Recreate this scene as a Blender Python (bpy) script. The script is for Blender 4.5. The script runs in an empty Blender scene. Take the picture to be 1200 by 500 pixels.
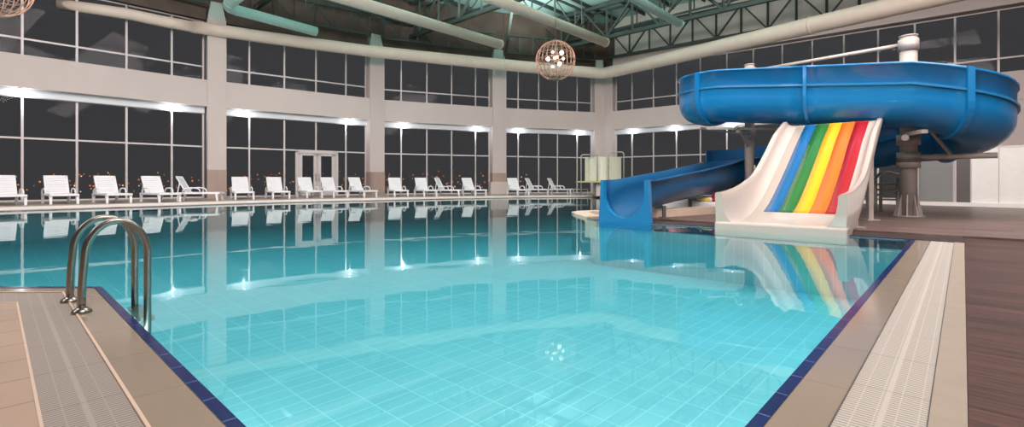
import bpy, math, random
from math import sin, cos, pi, radians, sqrt, atan2
random.seed(4)
S = bpy.context.scene
COL = S.collection
H = 0.85; F = 567.0; HY = 213.0

def at(px, Y, z=0.0): return ((px-600)/F*Y, Y, z)
def zat(y, Y): return H + (HY-y)/F*Y
UA = radians(43.0)
Ux, Uy = sin(UA), cos(UA)
Vx, Vy = -cos(UA), sin(UA)
def uv(u, v, z=0.0): return (Ux*u+Vx*v, Uy*u+Vy*v, z)

# ------------------------------------------------------------ materials
def lin(c):
    return tuple(((x/255)/12.92 if x/255 <= 0.04045 else ((x/255+0.055)/1.055)**2.4) for x in c)
def mat(name, rgb, rough=0.5, metal=0.0, noise=0.0, nscale=6.0, spec=0.5, bump=0.0, coat=0.0):
    m = bpy.data.materials.new(name); m.use_nodes = True
    nt = m.node_tree; b = nt.nodes['Principled BSDF']
    c = lin(rgb)
    b.inputs['Roughness'].default_value = rough
    b.inputs['Metallic'].default_value = metal
    b.inputs['Specular IOR Level'].default_value = spec
    b.inputs['Coat Weight'].default_value = coat
    tc = nt.nodes.new('ShaderNodeTexCoord'); n = nt.nodes.new('ShaderNodeTexNoise')
    n.inputs['Scale'].default_value = nscale; n.inputs['Detail'].default_value = 4
    nt.links.new(tc.outputs['Object'], n.inputs['Vector'])
    r = nt.nodes.new('ShaderNodeValToRGB')
    r.color_ramp.elements[0].position = 0.3; r.color_ramp.elements[1].position = 0.7
    r.color_ramp.elements[0].color = tuple(x*(1-noise) for x in c)+(1,)
    r.color_ramp.elements[1].color = tuple(min(1, x*(1+noise)) for x in c)+(1,)
    nt.links.new(n.outputs['Fac'], r.inputs['Fac'])
    nt.links.new(r.outputs['Color'], b.inputs['Base Color'])
    if bump:
        bp = nt.nodes.new('ShaderNodeBump'); bp.inputs['Strength'].default_value = bump
        bp.inputs['Distance'].default_value = 0.02
        nt.links.new(n.outputs['Fac'], bp.inputs['Height']); nt.links.new(bp.outputs['Normal'], b.inputs['Normal'])
    return m
def emis(name, rgb, s):
    m = bpy.data.materials.new(name); m.use_nodes = True
    nt = m.node_tree; nt.nodes.clear()
    e = nt.nodes.new('ShaderNodeEmission'); e.inputs[0].default_value = lin(rgb)+(1,); e.inputs[1].default_value = s
    o = nt.nodes.new('ShaderNodeOutputMaterial'); nt.links.new(e.outputs[0], o.inputs[0]); return m

def uvcoords(nt, sx=1.0, sy=1.0):
    """object coordinates turned so that x runs along the pool's u axis and y along v"""
    tc = nt.nodes.new('ShaderNodeTexCoord'); mp = nt.nodes.new('ShaderNodeMapping')
    mp.inputs['Rotation'].default_value = (0, 0, -(pi/2-UA))
    nt.links.new(tc.outputs['Object'], mp.inputs['Vector'])
    return mp
def tiles(name, c1, c2, cm, w, h, mortar, rough=0.3, swap=False, offset=0.0, bump=0.2, spec=0.5, noise=0.0):
    m = bpy.data.materials.new(name); m.use_nodes = True
    nt = m.node_tree; b = nt.nodes['Principled BSDF']; b.inputs['Roughness'].default_value = rough
    b.inputs['Specular IOR Level'].default_value = spec
    mp = uvcoords(nt)
    src = mp.outputs['Vector']
    if swap:
        sp = nt.nodes.new('ShaderNodeSeparateXYZ'); cb = nt.nodes.new('ShaderNodeCombineXYZ')
        nt.links.new(src, sp.inputs[0]); nt.links.new(sp.outputs[0], cb.inputs[1]); nt.links.new(sp.outputs[1], cb.inputs[0])
        nt.links.new(sp.outputs[2], cb.inputs[2]); src = cb.outputs[0]
    br = nt.nodes.new('ShaderNodeTexBrick')
    br.offset = offset; br.squash = 1.0
    br.inputs['Scale'].default_value = 1.0
    br.inputs['Brick Width'].default_value = w; br.inputs['Row Height'].default_value = h
    br.inputs['Mortar Size'].default_value = mortar; br.inputs['Mortar Smooth'].default_value = 0.1
    br.inputs['Color1'].default_value = lin(c1)+(1,); br.inputs['Color2'].default_value = lin(c2)+(1,)
    br.inputs['Mortar'].default_value = lin(cm)+(1,)
    nt.links.new(src, br.inputs['Vector'])
    out = br.outputs['Color']
    if noise:
        n = nt.nodes.new('ShaderNodeTexNoise'); n.inputs['Scale'].default_value = 1.3; n.inputs['Detail'].default_value = 5
        nt.links.new(src, n.inputs['Vector'])
        mx = nt.nodes.new('ShaderNodeMix'); mx.data_type = 'RGBA'; mx.blend_type = 'MULTIPLY'
        mx.inputs[0].default_value = noise
        nt.links.new(out, mx.inputs[6]); nt.links.new(n.outputs['Fac'], mx.inputs[7]); out = mx.outputs[2]
    nt.links.new(out, b.inputs['Base Color'])
    if bump:
        bp = nt.nodes.new('ShaderNodeBump'); bp.inputs['Strength'].default_value = bump; bp.inputs['Distance'].default_value = 0.01
        bp.invert = True
        nt.links.new(br.outputs['Fac'], bp.inputs['Height']); nt.links.new(bp.outputs['Normal'], b.inputs['Normal'])
    return m

def grating_mat(name, c, dark, vcentre, along='u'):
    """ribbed overflow grating: bars across the channel and a smooth spine down the middle"""
    m = bpy.data.materials.new(name); m.use_nodes = True
    nt = m.node_tree; b = nt.nodes['Principled BSDF']; b.inputs['Roughness'].default_value = 0.45
    mp = uvcoords(nt); sp = nt.nodes.new('ShaderNodeSeparateXYZ'); nt.links.new(mp.outputs[0], sp.inputs[0])
    L = sp.outputs[0] if along == 'u' else sp.outputs[1]
    C_ = sp.outputs[1] if along == 'u' else sp.outputs[0]
    def M(op, a, bb=None):
        n = nt.nodes.new('ShaderNodeMath'); n.operation = op
        for i, x in enumerate((a, bb)):
            if x is None: continue
            if isinstance(x, (int, float)): n.inputs[i].default_value = x
            else: nt.links.new(x, n.inputs[i])
        return n.outputs[0]
    fr = M('FRACT', M('MULTIPLY', L, 1/0.022)); gap = M('GREATER_THAN', fr, 0.62)
    cell = M('FRACT', M('MULTIPLY', C_, 1/0.06)); cg = M('LESS_THAN', cell, 0.93)
    spine = M('GREATER_THAN', M('ABSOLUTE', M('SUBTRACT', C_, vcentre)), 0.009)
    joint = M('GREATER_THAN', M('FRACT', M('MULTIPLY', L, 1/0.5)), 0.992)
    f = M('MULTIPLY', M('MULTIPLY', gap, cg), spine)
    f = M('MAXIMUM', f, joint)
    mx = nt.nodes.new('ShaderNodeMix'); mx.data_type = 'RGBA'
    nt.links.new(f, mx.inputs[0]); mx.inputs[6].default_value = lin(c)+(1,); mx.inputs[7].default_value = lin(dark)+(1,)
    nt.links.new(mx.outputs[2], b.inputs['Base Color'])
    bp = nt.nodes.new('ShaderNodeBump'); bp.invert = True; bp.inputs['Strength'].default_value = 0.3; bp.inputs['Distance'].default_value = 0.004
    nt.links.new(f, bp.inputs['Height']); nt.links.new(bp.outputs[0], b.inputs['Normal'])
    return m

def wood_mat(name, base, dark, width=0.14):
    m = bpy.data.materials.new(name); m.use_nodes = True
    nt = m.node_tree; b = nt.nodes['Principled BSDF']; b.inputs['Roughness'].default_value = 0.42
    mp = uvcoords(nt); sp = nt.nodes.new('ShaderNodeSeparateXYZ'); cb = nt.nodes.new('ShaderNodeCombineXYZ')
    nt.links.new(mp.outputs[0], sp.inputs[0])
    nt.links.new(sp.outputs[1], cb.inputs[0]); nt.links.new(sp.outputs[0], cb.inputs[1])
    br = nt.nodes.new('ShaderNodeTexBrick'); br.offset = 0.37
    br.inputs['Scale'].default_value = 1; br.inputs['Brick Width'].default_value = 1.6; br.inputs['Row Height'].default_value = width
    br.inputs['Mortar Size'].default_value = 0.004
    br.inputs['Color1'].default_value = lin(base)+(1,); br.inputs['Color2'].default_value = lin(tuple(x*0.72 for x in base))+(1,)
    br.inputs['Mortar'].default_value = lin(dark)+(1,)
    nt.links.new(cb.outputs[0], br.inputs['Vector'])
    m2 = nt.nodes.new('ShaderNodeMapping'); m2.inputs['Scale'].default_value = (1.3, 22, 1)
    nt.links.new(cb.outputs[0], m2.inputs[0])
    n = nt.nodes.new('ShaderNodeTexNoise'); n.inputs['Scale'].default_value = 1.5; n.inputs['Detail'].default_value = 6
    nt.links.new(m2.outputs[0], n.inputs['Vector'])
    r = nt.nodes.new('ShaderNodeValToRGB'); r.color_ramp.elements[0].position = 0.3; r.color_ramp.elements[1].position = 0.72
    r.color_ramp.elements[0].color = (0.42, 0.40, 0.42, 1); r.color_ramp.elements[1].color = (1.35, 1.25, 1.2, 1)
    nt.links.new(n.outputs[0], r.inputs[0])
    mx = nt.nodes.new('ShaderNodeMix'); mx.data_type = 'RGBA'; mx.blend_type = 'MULTIPLY'; mx.inputs[0].default_value = 1
    nt.links.new(br.outputs[0], mx.inputs[6]); nt.links.new(r.outputs[0], mx.inputs[7])
    nt.links.new(mx.outputs[2], b.inputs['Base Color'])
    return m

def glass_mat(name, tint, refl=1.0, ior=1.45, body=None, bodyw=0.0):
    """thin sheet: transparent with a fresnel reflection, optionally a diffuse body"""
    m = bpy.data.materials.new(name); m.use_nodes = True
    nt = m.node_tree; nt.nodes.clear()
    t = nt.nodes.new('ShaderNodeBsdfTransparent'); t.inputs[0].default_value = tint+(1,)
    g = nt.nodes.new('ShaderNodeBsdfGlossy'); g.inputs['Roughness'].default_value = 0.0
    g.inputs[0].default_value = (refl, refl, refl, 1)
    fr = nt.nodes.new('ShaderNodeFresnel'); fr.inputs[0].default_value = ior
    mx = nt.nodes.new('ShaderNodeMixShader'); nt.links.new(fr.outputs[0], mx.inputs[0])
    o = nt.nodes.new('ShaderNodeOutputMaterial')
    if body:
        d = nt.nodes.new('ShaderNodeBsdfDiffuse'); d.inputs[0].default_value = lin(body)+(1,)
        m3 = nt.nodes.new('ShaderNodeMixShader'); m3.inputs[0].default_value = bodyw
        nt.links.new(t.outputs[0], m3.inputs[1]); nt.links.new(d.outputs[0], m3.inputs[2]); src = m3.outputs[0]
    else: src = t.outputs[0]
    nt.links.new(src, mx.inputs[1]); nt.links.new(g.outputs[0], mx.inputs[2]); nt.links.new(mx.outputs[0], o.inputs[0])
    return m

def water_mat(name):
    m = bpy.data.materials.new(name); m.use_nodes = True
    nt = m.node_tree; nt.nodes.clear()
    t = nt.nodes.new('ShaderNodeBsdfTransparent'); t.inputs[0].default_value = (0.97, 1, 1, 1)
    g = nt.nodes.new('ShaderNodeBsdfGlossy'); g.inputs['Roughness'].default_value = 0.02
    g.inputs[0].default_value = (0.93, 0.99, 0.98, 1)
    tc = nt.nodes.new('ShaderNodeTexCoord')
    n = nt.nodes.new('ShaderNodeTexNoise'); n.inputs['Scale'].default_value = 1.6; n.inputs['Detail'].default_value = 2
    nt.links.new(tc.outputs['Object'], n.inputs['Vector'])
    bp = nt.nodes.new('ShaderNodeBump'); bp.inputs['Strength'].default_value = 0.16; bp.inputs['Distance'].default_value = 0.012
    nt.links.new(n.outputs[0], bp.inputs['Height']); nt.links.new(bp.outputs[0], g.inputs['Normal'])
    fr = nt.nodes.new('ShaderNodeFresnel'); fr.inputs[0].default_value = 1.33
    mu = nt.nodes.new('ShaderNodeMath'); mu.operation = 'MULTIPLY'; mu.inputs[1].default_value = WREF
    nt.links.new(fr.outputs[0], mu.inputs[0])
    mx = nt.nodes.new('ShaderNodeMixShader'); nt.links.new(mu.outputs[0], mx.inputs[0])
    nt.links.new(t.outputs[0], mx.inputs[1]); nt.links.new(g.outputs[0], mx.inputs[2])
    o = nt.nodes.new('ShaderNodeOutputMaterial'); nt.links.new(mx.outputs[0], o.inputs[0])
    return m
def body_mat(name):
    m = bpy.data.materials.new(name); m.use_nodes = True; nt = m.node_tree; nt.nodes.clear()
    o = nt.nodes.new('ShaderNodeOutputMaterial'); va = nt.nodes.new('ShaderNodeVolumeAbsorption')
    va.inputs[0].default_value = (0.10, 0.82, 0.88, 1); va.inputs[1].default_value = 0.25
    nt.links.new(va.outputs[0], o.inputs[1]); return m
WREF = 0.95

M = dict(
 wall=mat('painted_wall', (206,192,186), 0.75, noise=0.03, nscale=0.6),
 soffit=mat('soffit_white', (222,224,226), 0.6),
 clad=tiles('column_tile', (176,152,140), (168,146,136), (150,130,120), 0.4, 0.3, 0.006, 0.4),
 frame=mat('window_frame_metal', (206,196,194), 0.4, 0.1),
 glass=glass_mat('night_glass', (0.9,0.9,0.9), 0.10),
 roof=mat('roof_sheet', (150,184,178), 0.6, noise=0.12, nscale=0.5),
 truss=mat('truss_paint', (56,68,62), 0.5, noise=0.15, nscale=2),
 purlin=mat('purlin_paint', (40,50,48), 0.5),
 fascia=mat('brown_fascia', (88,74,64), 0.7, noise=0.25, nscale=1.2),
 spand=mat('spandrel_panel', (212,208,198), 0.7, noise=0.06, nscale=1),
 duct=mat('duct_fabric', (226,208,192), 0.6, noise=0.04, nscale=2),
 ductg=mat('duct_pale_green', (186,222,212), 0.5, noise=0.04),
 mint=mat('column_head_paint', (186,200,190), 0.6),
 cope=tiles('coping_stone', (154,139,122), (151,136,120), (136,121,106), 0.6, 0.6, 0.003, 0.14, noise=0.15),
 tan=tiles('deck_tile', (178,152,132), (171,147,128), (134,112,96), 0.33, 0.33, 0.005, 0.4, noise=0.2),
 deck=mat('far_deck_stone', (170,158,148), 0.45, noise=0.08),
 riser=mat('white_riser', (222,216,210), 0.5),
 kerb=mat('kerb_stone', (162,148,132), 0.4, noise=0.05),
 pipe=mat('grout_line', (206,180,160), 0.4),
 blue=tiles('blue_tile', (14,30,84), (18,34,92), (84,104,150), 0.24, 0.24, 0.004, 0.2),
 basin=tiles('pool_tile', (146,188,192), (138,181,186), (174,206,208), 0.36, 0.17, 0.006, 0.4, offset=0.0, swap=False, noise=0.0),
 gr_r=grating_mat('grating_right', (216,206,192), (120,110,98), 0.0, 'u'),
 gr_l=grating_mat('grating_left', (168,156,144), (96,88,82), 0.0, 'v'),
 wood=wood_mat('wood_deck', (94,66,56), (34,26,26)),
 wood2=wood_mat('wood_platform', (124,106,98), (60,50,46), 0.12),
 woodd=wood_mat('wood_riser', (84,70,66), (44,34,34), 0.12),
 steel=mat('polished_steel', (150,144,136), 0.28, 1.0),
 gal=mat('galvanised_steel', (172,164,156), 0.5, 0.2, noise=0.12, nscale=5),
 dsteel=mat('dark_steel', (96,92,90), 0.5, 0.4),
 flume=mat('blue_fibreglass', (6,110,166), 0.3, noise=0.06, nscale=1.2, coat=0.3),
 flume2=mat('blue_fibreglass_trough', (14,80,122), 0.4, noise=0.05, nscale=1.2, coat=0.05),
 flumerim=mat('blue_fibreglass_rim', (26,112,160), 0.3, coat=0.3),
 wslide=mat('white_fibreglass', (186,175,164), 0.28, noise=0.02, coat=0.4),
 s_blue=mat('stripe_blue', (26,96,150), 0.25, coat=0.4), s_green=mat('stripe_green', (44,108,44), 0.25, coat=0.4),
 s_yel=mat('stripe_yellow', (222,172,22), 0.25, coat=0.4), s_or=mat('stripe_orange', (222,108,30), 0.25, coat=0.4),
 s_red=mat('stripe_red', (160,22,30), 0.25, coat=0.4),
 lounge=mat('white_resin', (236,234,236), 0.45),
 cage=mat('copper_wire', (190,150,128), 0.35, 0.6),
 bulb=emis('bulb_glow', (255,240,222), 3.0),
 down=emis('downlight_glow', (232,244,255), 10.0),
 city=emis('city_glow', (255,150,80), 1.0),
 citybl=emis('city_glow_pale', (255,220,170), 1.4),
 panel=mat('pale_grey_panel', (220,218,212), 0.4, noise=0.03),
 pglass=glass_mat('grey_glass', (0.75,0.78,0.78), 0.5, 1.45, (150,152,150), 0.55),  # see-through sheet with a grey diffuse body mixed in
 cream=mat('cream_panel', (216,214,192), 0.5, noise=0.04),
 olive=mat('olive_edge', (176,174,120), 0.5),
 red=mat('red_vinyl', (196,40,50), 0.35), pink=mat('pink_vinyl', (222,150,150), 0.4), green=mat('green_vinyl', (40,130,70), 0.35),
 yellow=mat('yellow_vinyl', (232,214,110), 0.35), white=mat('white_vinyl', (232,232,232), 0.4),
 kwall=mat('kids_pool_stone', (198,178,158), 0.4, noise=0.06), ground=mat('night_ground', (30,32,36), 0.9),
 poolwhite=mat('water_white', (200,222,222), 0.3),
 water=water_mat('pool_water'), wbody=body_mat('pool_water_body'),
)

# ------------------------------------------------------------ mesh builder
class MB:
    def __init__(s): s.v = []; s.f = []; s.mi = []; s.sm = []
    def add(s, vs, fs, mi=0, smooth=False):
        n = len(s.v); s.v += [tuple(p) for p in vs]
        for f in fs: s.f.append([i+n for i in f]); s.mi.append(mi); s.sm.append(smooth)
    def box(s, x0, x1, y0, y1, z0, z1, mi=0):
        s.hexa([(x0,y0),(x1,y0),(x1,y1),(x0,y1)], z0, z1, mi)
    def hexa(s, pl, z0, z1, mi=0):
        """prism over a plan polygon; z0,z1 numbers"""
        n = len(pl); vs = [(p[0],p[1],z0) for p in pl]+[(p[0],p[1],z1) for p in pl]
        a = sum(pl[i][0]*pl[(i+1)%n][1]-pl[(i+1)%n][0]*pl[i][1] for i in range(n))
        fs = [list(range(n))[::-1], list(range(n, 2*n))]+[[i,(i+1)%n,(i+1)%n+n,i+n] for i in range(n)]
        if a < 0: fs = [f[::-1] for f in fs]
        s.add(vs, fs, mi)
    def bar(s, a, b, w, h=None, mi=0):
        """square bar between two points"""
        h = h or w
        d = [b[i]-a[i] for i in range(3)]; L = sqrt(sum(x*x for x in d)) or 1; d = [x/L for x in d]
        up = (0,0,1) if abs(d[2]) < 0.9 else (1,0,0)
        sx = (d[1]*up[2]-d[2]*up[1], d[2]*up[0]-d[0]*up[2], d[0]*up[1]-d[1]*up[0])
        l = sqrt(sum(x*x for x in sx)); sx = [x/l for x in sx]
        ux = (sx[1]*d[2]-sx[2]*d[1], sx[2]*d[0]-sx[0]*d[2], sx[0]*d[1]-sx[1]*d[0])
        vs = []
        for p in (a, b):
            for i, j in ((-1,-1),(1,-1),(1,1),(-1,1)):
                vs.append(tuple(p[k]+sx[k]*w/2*i+ux[k]*h/2*j for k in range(3)))
        s.add(vs, [[0,1,2,3],[7,6,5,4],[0,4,5,1],[1,5,6,2],[2,6,7,3],[3,7,4,0]], mi)
    def tube(s, pts, r, n=12, mi=0, caps=True, closed=False):
        """round tube through points; r number or list"""
        P = [tuple(p) for p in pts]; m = len(P)
        R = r if isinstance(r, (list, tuple)) else [r]*m
        ref = None; rings = []
        for i in range(m):
            a = P[(i-1) % m] if (closed or i > 0) else P[i]; b = P[(i+1) % m] if (closed or i < m-1) else P[i]
            d = [b[k]-a[k] for k in range(3)]; L = sqrt(sum(x*x for x in d)) or 1; d = [x/L for x in d]
            if ref is None: ref = (0,0,1) if abs(d[2]) < 0.9 else (1,0,0)
            dt = sum(ref[k]*d[k] for k in range(3)); e = [ref[k]-dt*d[k] for k in range(3)]
            l = sqrt(sum(x*x for x in e)) or 1; e = [x/l for x in e]; ref = e
            g = (d[1]*e[2]-d[2]*e[1], d[2]*e[0]-d[0]*e[2], d[0]*e[1]-d[1]*e[0])
            rings.append([tuple(P[i][k]+R[i]*(cos(2*pi*j/n)*e[k]+sin(2*pi*j/n)*g[k]) for k in range(3)) for j in range(n)])
        vs = [v for rg in rings for v in rg]; fs = []
        for i in range(m if closed else m-1):
            i2 = (i+1) % m
            for j in range(n): fs.append([i*n+j, i*n+(j+1)%n, i2*n+(j+1)%n, i2*n+j])
        s.add(vs, fs, mi, True)
        if caps and not closed:
            k = len(s.v)-len(vs)
            s.f.append([k+j for j in range(n)][::-1]); s.mi.append(mi); s.sm.append(False)
            s.f.append([k+(m-1)*n+j for j in range(n)]); s.mi.append(mi); s.sm.append(False)
    def ball(s, c, r, n=10, mi=0, sq=(1,1,1)):
        vs = [(c[0], c[1], c[2]+r*sq[2])]; rows = max(4, n//2)
        for i in range(1, rows):
            th = pi*i/rows
            for j in range(n): vs.append((c[0]+r*sq[0]*sin(th)*cos(2*pi*j/n), c[1]+r*sq[1]*sin(th)*sin(2*pi*j/n), c[2]+r*sq[2]*cos(th)))
        vs.append((c[0], c[1], c[2]-r*sq[2])); fs = []
        for j in range(n): fs.append([0, 1+j, 1+(j+1)%n])
        for i in range(rows-2):
            for j in range(n): fs.append([1+i*n+j, 1+(i+1)*n+j, 1+(i+1)*n+(j+1)%n, 1+i*n+(j+1)%n])
        b = 1+(rows-2)*n
        for j in range(n): fs.append([b+j, len(vs)-1, b+(j+1)%n])
        s.add(vs, fs, mi, True)
    def build(s, name, mats, parent=None, origin=None, bevel=0.0, kind=None):
        me = bpy.data.meshes.new(name)
        off = origin or (0,0,0)
        me.from_pydata([tuple(p[k]-off[k] for k in range(3)) for p in s.v], [], s.f)
        for m in (mats if isinstance(mats, list) else [mats]): me.materials.append(m)
        me.polygons.foreach_set('material_index', s.mi); me.polygons.foreach_set('use_smooth', s.sm)
        me.update()
        o = bpy.data.objects.new(name, me); COL.objects.link(o)
        if parent: o.parent = parent
        elif origin: o.location = origin
        if bevel:
            b = o.modifiers.new('bevel', 'BEVEL'); b.width = bevel; b.segments = 2; b.limit_method = 'ANGLE'
        if kind: o['kind'] = kind
        return o

def empty(name, loc=(0,0,0), rz=0):
    o = bpy.data.objects.new(name, None); COL.objects.link(o); o.location = loc; o.rotation_euler = (0,0,rz)
    o.empty_display_size = 0.1
    return o
def tag(o, label, cat, group=None):
    o['label'] = label; o['category'] = cat
    if group: o['group'] = group
    return o
def copy_tree(o, parent=None):
    c = o.copy(); COL.objects.link(c)
    if parent: c.parent = parent
    for ch in list(o.children): copy_tree(ch, c)
    return c

# ------------------------------------------------------------ walls
def P(px, Y): a = at(px, Y); return (a[0], a[1])
ZB0, ZB1, ZT = 4.38, 5.61, 8.45      # band bottom / top, top of the upper windows
ZROOF = 11.9
DZ = 0.10                            # raised far deck
A0 = P(0, 17.64); A1 = P(243, 22.6); A2 = P(265, 23.07); B1 = P(433, 27.5); B2 = P(450, 28.1)
C1 = P(577, 30.85); C2 = P(593, 31.2); D1 = P(697, 33.1); K = P(708, 33.25); E1 = P(718, 32.7)
d = (A1[0]-A0[0], A1[1]-A0[1]); L = sqrt(d[0]**2+d[1]**2); d = (d[0]/L, d[1]/L)
AX = (A0[0]-d[0]*4.2, A0[1]-d[1]*4.2); AY = (A0[0]-d[0]*5.1, A0[1]-d[1]*5.1)   # column left of the frame
AZ = (A0[0]-d[0]*34, A0[1]-d[1]*34)
RE = (21.3, 21.04); rd = (RE[0]-K[0], RE[1]-K[1]); rl = sqrt(rd[0]**2+rd[1]**2); rd = (rd[0]/rl, rd[1]/rl)
RF = (RE[0]+rd[0]*14, RE[1]+rd[1]*14)

def nrm(p, q):
    dx, dy = q[0]-p[0], q[1]-p[1]; l = sqrt(dx*dx+dy*dy); return (-dy/l, dx/l)
def slab(mb, p, q, z0, z1, o0, o1, mi=0):
    n = nrm(p, q)
    mb.hexa([(p[0]+n[0]*o0, p[1]+n[1]*o0), (q[0]+n[0]*o0, q[1]+n[1]*o0), (q[0]+n[0]*o1, q[1]+n[1]*o1), (p[0]+n[0]*o1, p[1]+n[1]*o1)], z0, z1, mi)
def hit(px, p, q, off=0.0):
    """where the sight line of column px meets the wall p-q (offset outward)"""
    n = nrm(p, q); a = (p[0]+n[0]*off, p[1]+n[1]*off); dx, dy = q[0]-p[0], q[1]-p[1]; k = (px-600)/F
    t = (k*a[1]-a[0])/(dx-k*dy); return (a[0]+dx*t, a[1]+dy*t)
def lerp(p, q, t): return tuple(p[i]+(q[i]-p[i])*t for i in range(len(p)))

wl = MB()
for p, q in ((AZ, AY), (AX, A1), (A2, B1), (B2, C1), (C2, D1)):
    slab(wl, p, q, ZB0, ZB1, 0, 0.62, 0)
    slab(wl, p, q, ZT, 9.0, 0.2, 0.62, 1)
    slab(wl, p, q, 9.0, ZROOF, 0.5, 0.62, 1)
for p, q in ((AY, AX), (A1, A2), (B1, B2), (C1, C2), (D1, K), (K, E1)):
    slab(wl, lerp(p, q, -.6), lerp(p, q, 1.6), 8.5, ZROOF, 0.56, 0.66, 1)
wl.build('wall_left', [M['wall'], M['fascia']], kind='structure')
for p, q in ((AX, A1), (A2, B1), (B2, C1), (C2, D1)):
    s_ = MB(); slab(s_, lerp(p, q, .003), lerp(p, q, .997), ZB0-0.30, ZB0-0.005, 0.30, 0.60, 0)
    s_.build('trim_1', M['soffit'], kind='structure')
wr = MB()
slab(wr, E1, RF, ZB0, ZB1, 0, 0.62); slab(wr, E1, RF, ZT+0.05, 9.3, 0, 0.62)
slab(wr, E1, RF, 9.3, ZROOF, 0.3, 0.62, 1)
R_ = hit(1083, K, RE); slab(wr, R_, RF, 0, ZB0, 0, 0.62)
wr.build('wall_right', [M['wall'], M['spand']], kind='structure')
s_ = MB(); slab(s_, E1, R_, ZB0-0.30, ZB0-0.005, 0.30, 0.60); s_.build('trim_2', M['soffit'], kind='structure')
wb = MB()
wb.hexa([AZ, (AZ[0]-0.4, AZ[1]-0.3), (RF[0]+0.4, AZ[1]-0.3), (RF[0]+0.4, AZ[1])], 0, ZROOF)
wb.hexa([(RF[0]+.4, AZ[1]), (RF[0]+0.7, AZ[1]), (RF[0]+0.7, RF[1]), (RF[0]+0.4, RF[1])], 0, ZROOF)
wb.build('wall_back', M['wall'], kind='structure')

# columns between the bays, each clad with tile near the floor
def column(p, q, head=True, block=False):
    m = MB(); slab(m, p, q, 1.42, 8.5, -0.06, 0.62)
    o = m.build('column', M['wall'], kind='structure')
    c = MB(); slab(c, lerp(p, q, -.015), lerp(p, q, 1.015), 0, 1.42, -0.075, 0.62); cc = c.build('cladding', M['clad'], o)
    n = nrm(p, q)
    if head:
        h = MB(); a, b = p, q; mid = lerp(p, q, .5); w = (q[0]-p[0], q[1]-p[1])
        pts0 = [(mid[0]+w[0]*i+n[0]*j, mid[1]+w[1]*i+n[1]*j) for i, j in ((-.5,-.02),(.5,-.02),(.5,.5),(-.5,.5))]
        pts1 = [(mid[0]+w[0]*i+n[0]*j, mid[1]+w[1]*i+n[1]*j) for i, j in ((-.3,.1),(.3,.1),(.3,.45),(-.3,.45))]
        h.add([(x,y,8.45) for x,y in pts0]+[(x,y,9.35) for x,y in pts1], [[0,1,5,4],[1,2,6,5],[2,3,7,6],[3,0,4,7],[4,5,6,7],[3,2,1,0]])
        h.build('column_head', M['mint'], o)
    if block:
        k = MB(); e = lerp(p, q, -.3); slab(k, e, lerp(p, q, 1.0), DZ, 0.86, -0.5, -0.08); k.build('plinth_block', M['wall'], o)
    return o
column(AY, AX, False); column(A1, A2); column(B1, B2); column(C1, C2, block=True)
m = MB(); n1 = nrm(C2, D1); n2 = nrm(K, RE)
m.hexa([D1, K, E1, (E1[0]+n2[0]*.62, E1[1]+n2[1]*.62), (K[0]+.2, K[1]+1.0), (D1[0]+n1[0]*.62, D1[1]+n1[1]*.62)], 0, 8.55)
cc = m.build('column', M['wall'], kind='structure')
h = MB(); h.hexa([lerp(D1,K,.1), lerp(D1,K,.9), (K[0]+.1,K[1]+.6), (D1[0]+.1,D1[1]+.6)], 8.55, 9.2); h.build('column_head', M['mint'], cc)

WN = [0]
def window(p, q, z0, z1, mull, bars, off=0.5, w=0.075):
    WN[0] += 1
    f = MB(); n = nrm(p, q); dx, dy = q[0]-p[0], q[1]-p[1]; L = sqrt(dx*dx+dy*dy); dx /= L; dy /= L
    def post(c, ww):
        f.hexa([(c[0]-dx*ww/2+n[0]*(off-.05), c[1]-dy*ww/2+n[1]*(off-.05)), (c[0]+dx*ww/2+n[0]*(off-.05), c[1]+dy*ww/2+n[1]*(off-.05)),
                (c[0]+dx*ww/2+n[0]*(off+.05), c[1]+dy*ww/2+n[1]*(off+.05)), (c[0]-dx*ww/2+n[0]*(off+.05), c[1]-dy*ww/2+n[1]*(off+.05))], z0, z1)
    for px in mull:
        h_ = hit(px, p, q, off); post((h_[0]-n[0]*off, h_[1]-n[1]*off), w)
    post((p[0]+dx*.04, p[1]+dy*.04), w); post((q[0]-dx*.04, q[1]-dy*.04), w)
    for b in bars: slab(f, p, q, b-.035, b+.035, off-.04, off+.04)
    slab(f, p, q, z0, z0+.06, off-.04, off+.04); slab(f, p, q, z1-.06, z1, off-.04, off+.04)
    o = f.build('window_%d' % WN[0], M['frame'], kind='structure')
    g = MB(); slab(g, p, q, z0+.02, z1-.02, off-.004, off+.004); g.build('glass', M['glass'], o)
    return o
TZ, UZ = 2.52, 6.3
mA = [-90, -45, 26, 90, 148, 201]; mB = [292, 333, 370, 405]; mC = [470, 500, 529, 557]; mD = [607, 631, 653, 676]
mE = [741, 766, 793, 821, 852, 883, 917, 952, 989, 1029, 1072, 1119, 1170, 1228]
for p, q, mm in ((AX, A1, mA), (A2, B1, mB), (B2, C1, mC), (C2, D1, mD)):
    if mm is mA: window(AZ, AY, DZ, ZB0-.26, [], [TZ]); window(AZ, AY, ZB1, ZT, [], [UZ])
    window(p, q, DZ, ZB0-.26, mm, [TZ]); window(p, q, ZB1, ZT, mm, [UZ])
window(E1, R_, 0, ZB0-.26, [x for x in mE if x < 1080], [TZ])
window(E1, RF, ZB1, ZT+.02, mE, [UZ])

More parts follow.
